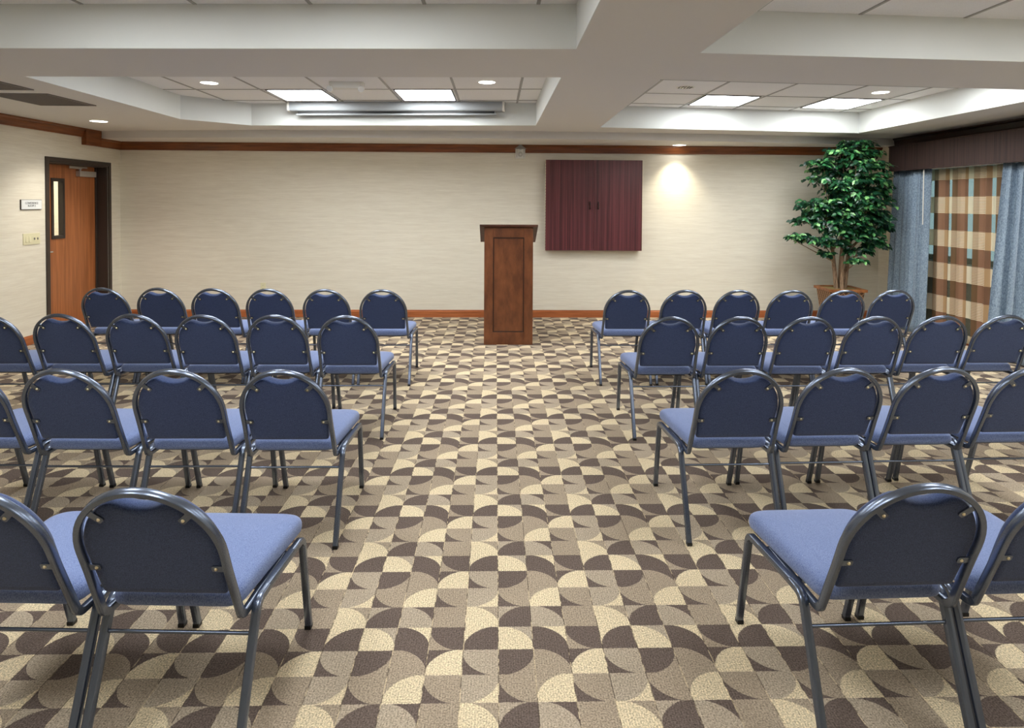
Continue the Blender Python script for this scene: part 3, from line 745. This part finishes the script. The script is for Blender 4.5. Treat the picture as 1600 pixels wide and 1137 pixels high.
for y in (.035, .085):
    bm = bmesh.new(); box(bm, .007, .020, y-.005, y+.005, -.012, .012); link('toggle', bm, 'grey', sw, bevel=.001)

# ------------------------------------------------------------------ potted tree in the corner
TX, TY = 4.44, 8.35
tree = thing('potted_ficus_tree', (TX, TY, 0), 'tall leafy green artificial ficus tree with bare trunks, beside the blue-grey drape', 'potted tree')
PZ = .530
def sqring(hw_, z, rot=math.radians(-4)):
    return [(hw_*math.sqrt(2)*math.cos(rot+PI/4+k*PI/2), hw_*math.sqrt(2)*math.sin(rot+PI/4+k*PI/2), z) for k in range(4)]
bm = bmesh.new(); loft(bm, [sqring(.15, 0), sqring(.212, PZ-.03)]); pot = link('planter', bm, 'lattice', tree)
bm = bmesh.new(); A = [sqring(.238, PZ-.036), sqring(.238, PZ), sqring(.198, PZ), sqring(.198, PZ-.036)]
V = [[bm.verts.new(p) for p in r_] for r_ in A]
for a in range(4):
    for i in range(4): bm.faces.new((V[a][i], V[a][(i+1) % 4], V[(a+1) % 4][(i+1) % 4], V[(a+1) % 4][i]))
link('planter_rim', bm, 'rim', pot, bevel=.004)
bm = bmesh.new(); loft(bm, [sqring(.198, PZ-.035), sqring(.198, PZ-.014)]); link('moss', bm, 'moss', pot)
rnd = random.Random(11)
# stems
bm = bmesh.new(); tips = []
def limb(p0, p1, r0, r1, bend=.05, n=7, twist=0):
    p0, p1 = Vector(p0), Vector(p1); off = Vector((rnd.uniform(-1, 1), rnd.uniform(-1, 1), 0))*bend; pts = []
    for i in range(n+1):
        t = i/n; p = p0.lerp(p1, t)+off*math.sin(PI*t)+Vector((math.cos(twist*t*6), math.sin(twist*t*6), 0))*.012*(1 if twist else 0)
        pts.append((p, r0+(r1-r0)*t))
    prevr = None; t0 = None; ax = Vector((1, 0, 0)); rings = []
    for i, (p, r_) in enumerate(pts):
        t = (pts[min(i+1, n)][0]-pts[max(i-1, 0)][0]).normalized(); ax = (ax-t*ax.dot(t)).normalized() if abs(ax.dot(t)) < .98 else t.orthogonal().normalized(); ay = t.cross(ax)
        rings.append([p+(ax*math.cos(2*PI*k/8)+ay*math.sin(2*PI*k/8))*r_ for k in range(8)])
    loft(bm, rings); return pts
stems = []
for a, top, r0 in ((2.9, (-.13, 0, 1.35), .030), (4.4, (-.03, -.03, 1.6), .028), (.3, (.15, -.02, 1.4), .030), (1.4, (.08, .05, 1.3), .026)):
    p = Vector((.055*math.cos(a), .055*math.sin(a), PZ-.02))
    stems.append(limb(p, Vector(top), r0, r0*.6, .02, 12, .35))
# foliage clumps: (x, y, z, radius) relative to the trunk, heights above floor
clumps = [(.10, -.12, 1.76, .20), (.32, -.05, 1.78, .19), (-.02, -.02, 1.74, .16), (.22, -.16, 1.55, .18), (-.08, -.17, 1.52, .17), (-.30, 0, 1.50, .16), (.40, -.05, 1.74, .15), (-.1, -.15, 1.27, .15), (.12, -.18, 1.30, .16), (.30, -.12, 1.26, .14), (.15, 0, 2.24, .16), (.10, .1, 2.0, .18),
          (.16, -.05, 2.36, .17), (.30, .05, 2.28, .16), (-.05, -.05, 2.27, .17), (-.25, .0, 2.14, .15), (.10, -.15, 2.12, .20), (.36, -.08, 2.10, .18),
          (-.12, .1, 2.05, .17), (-.30, -.05, 1.93, .15), (.22, -.18, 1.93, .20), (.45, .0, 1.90, .17), (-.02, -.18, 1.86, .17), (.05, .15, 1.85, .18),
          (-.22, -.12, 1.62, .18), (-.42, -.05, 1.60, .15), (.12, -.22, 1.66, .19), (.36, -.12, 1.66, .18), (.50, .02, 1.50, .14), (.0, .15, 1.55, .18),
          (-.46, .0, 1.40, .14), (-.25, -.15, 1.38, .17), (.02, -.2, 1.43, .17), (.26, -.18, 1.42, .18), (.44, -.05, 1.32, .14),
          (-.55, -.02, 1.20, .10), (-.33, -.1, 1.16, .14), (-.14, -.15, 1.12, .12), (.20, -.15, 1.20, .15), (.38, -.1, 1.12, .13), (.14, -.18, 1.02, .12), (.10, -.2, .90, .09), (-.22, -.1, .98, .08),
          (-.62, 0, 1.17, .06)]
for x, y, z, r_ in clumps:
    st = min(stems, key=lambda s: (s[-1][0]-Vector((x, y, 1.3))).length)
    k = max(3, min(len(st)-1, int((z-.75)/.95*len(st)))); q = st[k][0]
    limb(q, Vector((x, y, z-.03)), .009, .0035, .05, 6)
limb(Vector((.12, 0, 1.3)), Vector((.14, 0, 2.32)), .014, .005, .03, 6); limb(Vector((-.02, .03, 1.45)), Vector((.05, 0, 2.2)), .014, .005, .04, 6)
limb((.14, 0, 2.3), (.20, -.02, 2.44), .004, .0015, .0, 3)
link('trunk', bm, 'bark', tree, 60)
# leaves
bm = bmesh.new()
def leaf(p, d, upv, L, w_):
    d = d.normalized(); s = d.cross(upv)
    if s.length < 1e-3: s = d.orthogonal()
    s.normalize(); nn = s.cross(d)
    def q(a, b, c): return bm.verts.new(p+d*a*L+s*b*w_+nn*c*L)
    v0 = q(0, 0, 0); m1, m2, m3 = q(.3, 0, -.03), q(.65, 0, -.06), q(1, 0, -.16)
    l1, l2 = q(.25, -.5, .03), q(.6, -.42, -.01); r1, r2 = q(.25, .5, .03), q(.6, .42, -.01)
    for f in ((v0, l1, m1), (l1, l2, m2, m1), (l2, m3, m2), (v0, m1, r1), (m1, m2, r2, r1), (m2, m3, r2)): bm.faces.new(f)
def twig(p, d, n, Lt):
    for i in range(n):
        t = (i+.5)/n; q = p+d*Lt*t+Vector((0, 0, -.35*Lt*t*t)); side = Vector((-d.y, d.x, 0))*(1 if i % 2 else -1)
        dd = (d*.7+side*.9+Vector((rnd.uniform(-.3, .3), rnd.uniform(-.3, .3), rnd.uniform(-1.0, -.1))))
        upv = Vector((rnd.uniform(-.4, .4), rnd.uniform(-1.1, -.1), .8))
        if q.x+TX > 5.03 or q.z > 2.44 or (q.z > 2.33 and q.y+TY > 8.50): continue
        leaf(q, dd, upv, rnd.uniform(.055, .09), rnd.uniform(.036, .052))
for x, y, z, r_ in clumps:
    c = Vector((x, y, z)); nt = int(30*(r_/.17)**1.7)+6
    for _ in range(nt):
        a, e = rnd.uniform(0, 2*PI), rnd.uniform(-.35, .8)
        d = Vector((math.cos(a)*math.cos(e), math.sin(a)*math.cos(e), math.sin(e)*.6)); rr2 = r_*rnd.uniform(.15, .75)
        twig(c+Vector((d.x*rr2, d.y*rr2, d.z*rr2)), d, rnd.randint(4, 6), r_*rnd.uniform(.6, .95))
for z in (2.33, 2.37, 2.40): twig(Vector((.20, -.03, z)), Vector((rnd.uniform(-.6, .6), -.4, .5)).normalized(), 4, .07)
twig(Vector((.10, -.01, 2.34)), Vector((-.3, -.3, .8)).normalized(), 4, .08)
link('foliage', bm, 'leaf', tree)
